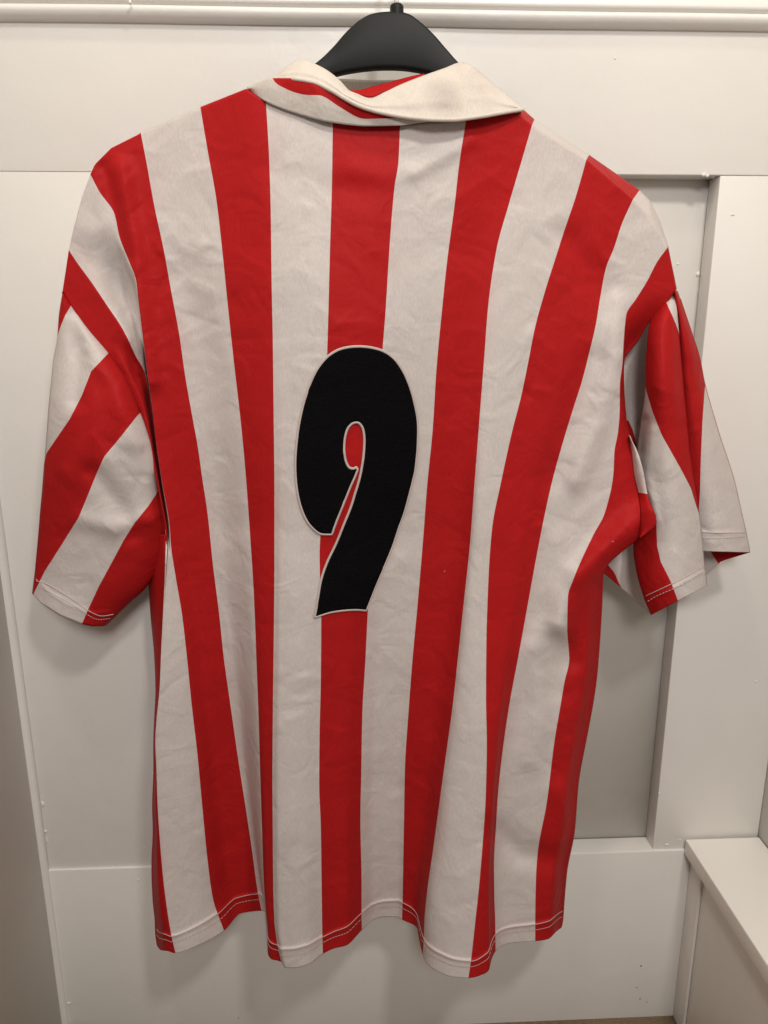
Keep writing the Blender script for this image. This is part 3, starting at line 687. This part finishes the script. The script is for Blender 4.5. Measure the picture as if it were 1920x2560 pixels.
tube('cuff_stitching', [on_sheet(spx, spy, sY, *dense([(1750,1330),(1800,1332),(1866,1331)], 50), .0007)], .00042, thread, sl_r, 6)
tube('cuff_stitching', dashes(on_sheet(spx, spy, sY, *dense([(1750,1346),(1800,1346),(1868,1341)], 50), .0006), 2, 1), .00036, thread, sl_r, 5)

# ---- stitching along the hem, armhole seam lines
uu = np.linspace(0.02, 12.98, 700)
hl = lin(HU[:, 0], HU[:, 2], uu) - lin(TU[:, 0], TU[:, 2], uu)
for dd, r_, dsh in ((42, .00045, None), (28, .00034, 2)):
    a, b, c = back_xyY(uu, 1 - dd / hl)
    q = P(a, b, c)
    w_ = 0.0016 * nz(q, 11) + 0.0009 * nz(q * np.array([1, 1, .6]), 30, 7.0)
    pth = P(a, b, c + w_ - 0.0008).tolist()
    tube('hem_stitching', [pth] if not dsh else dashes(pth, 3, 1), r_, hem_thread, back_panel, 6)

# ---- number on the back
zc = 640 / 1659
num = [(378,1925),(392,1850),(405,1770),(422,1680),(460,1570),(520,1445),(570,1320),(612,1215),(642,1120),(668,1030),(688,930),(699,830),(700,760),(690,700),(668,668),(645,662),(615,675),(590,710),(575,765),(570,830),(576,890),(588,930),(605,955),(630,962),(648,953),(657,966),(640,1012),(610,1080),(570,1180),(530,1280),(490,1386),(450,1386),(410,1380),(370,1350),(330,1300),(295,1220),(270,1120),(258,1000),(258,880),(268,760),(285,650),(310,540),(345,430),(390,330),(450,250),(520,200),(590,178),(670,172),(750,180),(830,205),(900,260),(950,330),(990,420),(1020,520),(1040,620),(1046,700),(1043,820),(1030,960),(1015,1030),(990,1130),(960,1240),(920,1350),(880,1470),(830,1590),(780,1700),(740,1800),(708,1880),(640,1875),(560,1880),(480,1892),(420,1910)]
corner = {0, 24, 25, 30, 66}
num = np.array([(640 + a * zc, 800 + b * zc) for a, b in num])
# closed smooth outline that keeps its corners
def smooth_outline(p, corner, sub=6):
    n = len(p); out = []
    for i in range(n):
        p0, p1, p2, p3 = p[i - 1], p[i], p[(i + 1) % n], p[(i + 2) % n]
        if i in corner: p0 = p1
        if (i + 1) % n in corner: p3 = p2
        for k in range(sub):
            t = k / sub
            out.append(.5 * ((2 * p1) + (-p0 + p2) * t + (2 * p0 - 5 * p1 + 4 * p2 - p3) * t * t + (-p0 + 3 * p1 - 3 * p2 + p3) * t ** 3))
    return np.array(out)
outl = smooth_outline(num, corner)
deps = bpy.context.evaluated_depsgraph_get()
nb = back_panel.data
vco = np.zeros(len(nb.vertices) * 3); nb.vertices.foreach_get('co', vco); vco = vco.reshape(-1, 3)
bvh = BVHTree.FromPolygons([tuple(v) for v in vco], [tuple(p.vertices) for p in nb.polygons])
cam_o = Vector((0, -D, H))
def on_back(p, off):
    d = Vector(rays(np.array([p[0]]), np.array([p[1]]))[0]).normalized()
    h = bvh.ray_cast(cam_o, d)
    nn = h[1] if h[1].dot(d) < 0 else -h[1]
    return h[0] + nn * off
xs = np.arange(outl[:, 0].min(), outl[:, 0].max(), 9.0); ys = np.arange(outl[:, 1].min(), outl[:, 1].max(), 9.0)
def inside(x, y, poly):
    c = False; n = len(poly)
    x0, y0 = poly[:, 0], poly[:, 1]; x1, y1 = np.roll(x0, -1), np.roll(y0, -1)
    cr = ((y0 > y) != (y1 > y)) & (x < (x1 - x0) * (y - y0) / (y1 - y0 + 1e-12) + x0)
    return cr.sum() % 2 == 1
inner = []
for x in xs:
    for y in ys:
        if inside(x, y, outl) and np.min(np.hypot(outl[:, 0] - x, outl[:, 1] - y)) > 4: inner.append((x, y))
no = len(outl)
vin = [Vector(p) for p in outl] + [Vector(p) for p in inner]
res = delaunay_2d_cdt(vin, [(i, (i + 1) % no) for i in range(no)], [], 0, 1e-5)
v2, f2 = res[0], res[2]
faces = []
for f in f2:
    c = sum((v2[i] for i in f), Vector((0, 0))) / len(f)
    if inside(c.x, c.y, outl): faces.append(f)
bm = bmesh.new()
vt = [bm.verts.new(on_back(p, 0.0013)) for p in v2]
for f in faces:
    try: bm.faces.new([vt[i] for i in f])
    except ValueError: pass
for v in [v for v in bm.verts if not v.link_faces]: bm.verts.remove(v)
bmesh.ops.recalc_face_normals(bm, faces=bm.faces)
number = from_bm('number', bm, felt, shirt, True)
number['label'] = 'black felt number 9 with pale stitched edge'
sd = number.modifiers.new('thickness', 'SOLIDIFY'); sd.thickness = 0.0011; sd.offset = 0
path = [on_back(p, 0.0012) for p in outl]; path.append(path[0]); path.append(path[1])
tube('stitched_edge', [path], 0.00135, piping, number, 8, 0.7)

# ---- collar
k5 = 750 / 1659
def S5(l): return [(600 + a * k5, 100 + b * k5) for a, b in l]
collar = bpy.data.objects.new('collar', None); C.objects.link(collar); collar.parent = shirt
B1 = S5([(45,274),(145,343),(330,413),(510,458),(700,477),(885,473),(1000,457),(1125,443)])
T1 = S5([(45,266),(180,211),(300,211),(420,232),(560,302),(700,368),(900,414),(1125,434)])
red_y = S5([(-200,-400),(160,120),(185,222),(250,268),(310,292),(370,304),(440,306),(485,325),(520,350),(600,400),(645,425),(690,436),(800,434),(960,426),(1300,420)])
def across(name, Bc, Tc, n, m, depth, mt, ufun=None, parent=collar, wr=.0006, thick=.0012):
    Bq = spline_rows(Bc, m); Tq = spline_rows(Tc, m); t = np.linspace(0, 1, n)[:, None]; s = np.linspace(0, 1, m)[None, :]
    px = Tq[None, :, 0] * (1 - t) + Bq[None, :, 0] * t; py = Tq[None, :, 1] * (1 - t) + Bq[None, :, 1] * t     # rows from the top down
    Yd_ = depth(s, 1 - t, px, py); q = P(px, py, Yd_)
    Yd_ = Yd_ + wr * (nz(q, 30, 1.0) + nz(q, 70, 5.0) * .5)
    u = ufun(px, py) if ufun else np.full(px.shape, 1.5)
    uv = np.stack([u, np.broadcast_to(t, px.shape)], -1)
    return grid_mesh(name, P(px, py, Yd_), uv, mt, parent, thick), (px, py, Yd_)
ry_ = np.array(red_y)
def u_red(px, py):
    return np.clip(1 + (py - pchip(ry_[:, 0], ry_[:, 1], px)) / 60.0, .02, 1.98)
nb_depth = lambda s: lin([0, .15, .4, .7, 1], [-.088, -.103, -.112, -.114, -.108], s)
across('collar_stand', B1, T1, 16, 90, lambda s, t, px, py: nb_depth(s) - 0.004 * np.sin(math.pi * t * .6) - .001, collar_striped, u_red)
LB = S5([(45,270),(120,235),(180,216),(240,214),(300,216),(360,224),(420,238),(470,260),(520,287),(570,317),(640,355),(720,385),(800,405),(880,420),(980,433),(1080,440),(1180,441),(1280,430),(1360,418),(1440,404),(1510,392),(1566,384)])
LT = S5([(45,266),(150,212),(215,183),(260,145),(310,117),(355,110),(405,127),(480,165),(550,220),(608,280),(650,297),(720,321),(800,287),(880,249),(1010,197),(1130,155),(1205,126),(1240,123),(1300,157),(1390,232),(1485,312),(1566,381)])
def leafY(s, t, px, py):
    base = lin([0, .2, .45, .7, .85, 1], [-.090, -.112, -.121, -.121, -.112, -.096], s)
    drop = lin([0, .2, .45, .6, .8, 1], [.004, .026, .012, .018, .030, .004], s)
    return base + drop * t ** 1.6 - 0.003 * np.sin(math.pi * t) * sm(.1, .4, t)
leaf, (lpx, lpy, lY) = across('collar_leaf', LB, LT, 26, 150, leafY, collar_white, wr=.0016)
tube('collar_edge', [[P(a, b, c - .0004).tolist() for a, b, c in zip(lpx[-1], lpy[-1], lY[-1])]], 0.0019, collar_white, collar, 8)
# the leaf turns over its upper edge and runs inside the neck
tb = np.linspace(0, 1, 8)[:, None]
edge = P(lpx[0], lpy[0], lY[0])
turn = np.stack([edge + np.array([0, .030 * a, -.004 * a - .014 * a * a]) for a in tb.ravel()])[::-1]
grid_mesh('collar_lining', turn, np.full(turn.shape[:2] + (2,), 1.5), collar_white, collar, .001)
RB = S5([(606,282),(660,296),(720,312),(800,280),(860,253),(950,221),(1014,196)])
RT = S5([(604,276),(660,275),(735,256),(800,240),(860,223),(950,199),(1016,185)])
across('neck_tape', RB, RT, 8, 40, lambda s, t, px, py: -.098 + .010 * t + .012 * s, collar_striped, lambda px, py: np.full(px.shape, .5))
# front of the neckband, seen through the neck opening
FB = S5([(300,330),(520,330),(760,330),(1000,330),(1250,330)]); FT = S5([(300,200),(520,212),(760,222),(1000,212),(1250,180)])
across('front_neckband', FB, FT, 8, 40, lambda s, t, px, py: -.030 - .0 * s, collar_striped)

for i, (a, b) in enumerate([(1110,1430),(1534,1354)]):
    p = on_back((a, b), 0.0005)
    tube('lint', [[p + Vector((0.0012 * math.cos(i * 2.1 + k * .7) * k, -0.0002 * k, 0.0010 * math.sin(i * 1.3 + k) * k)) for k in range(3)]], 0.0003, thread, shirt, 5)
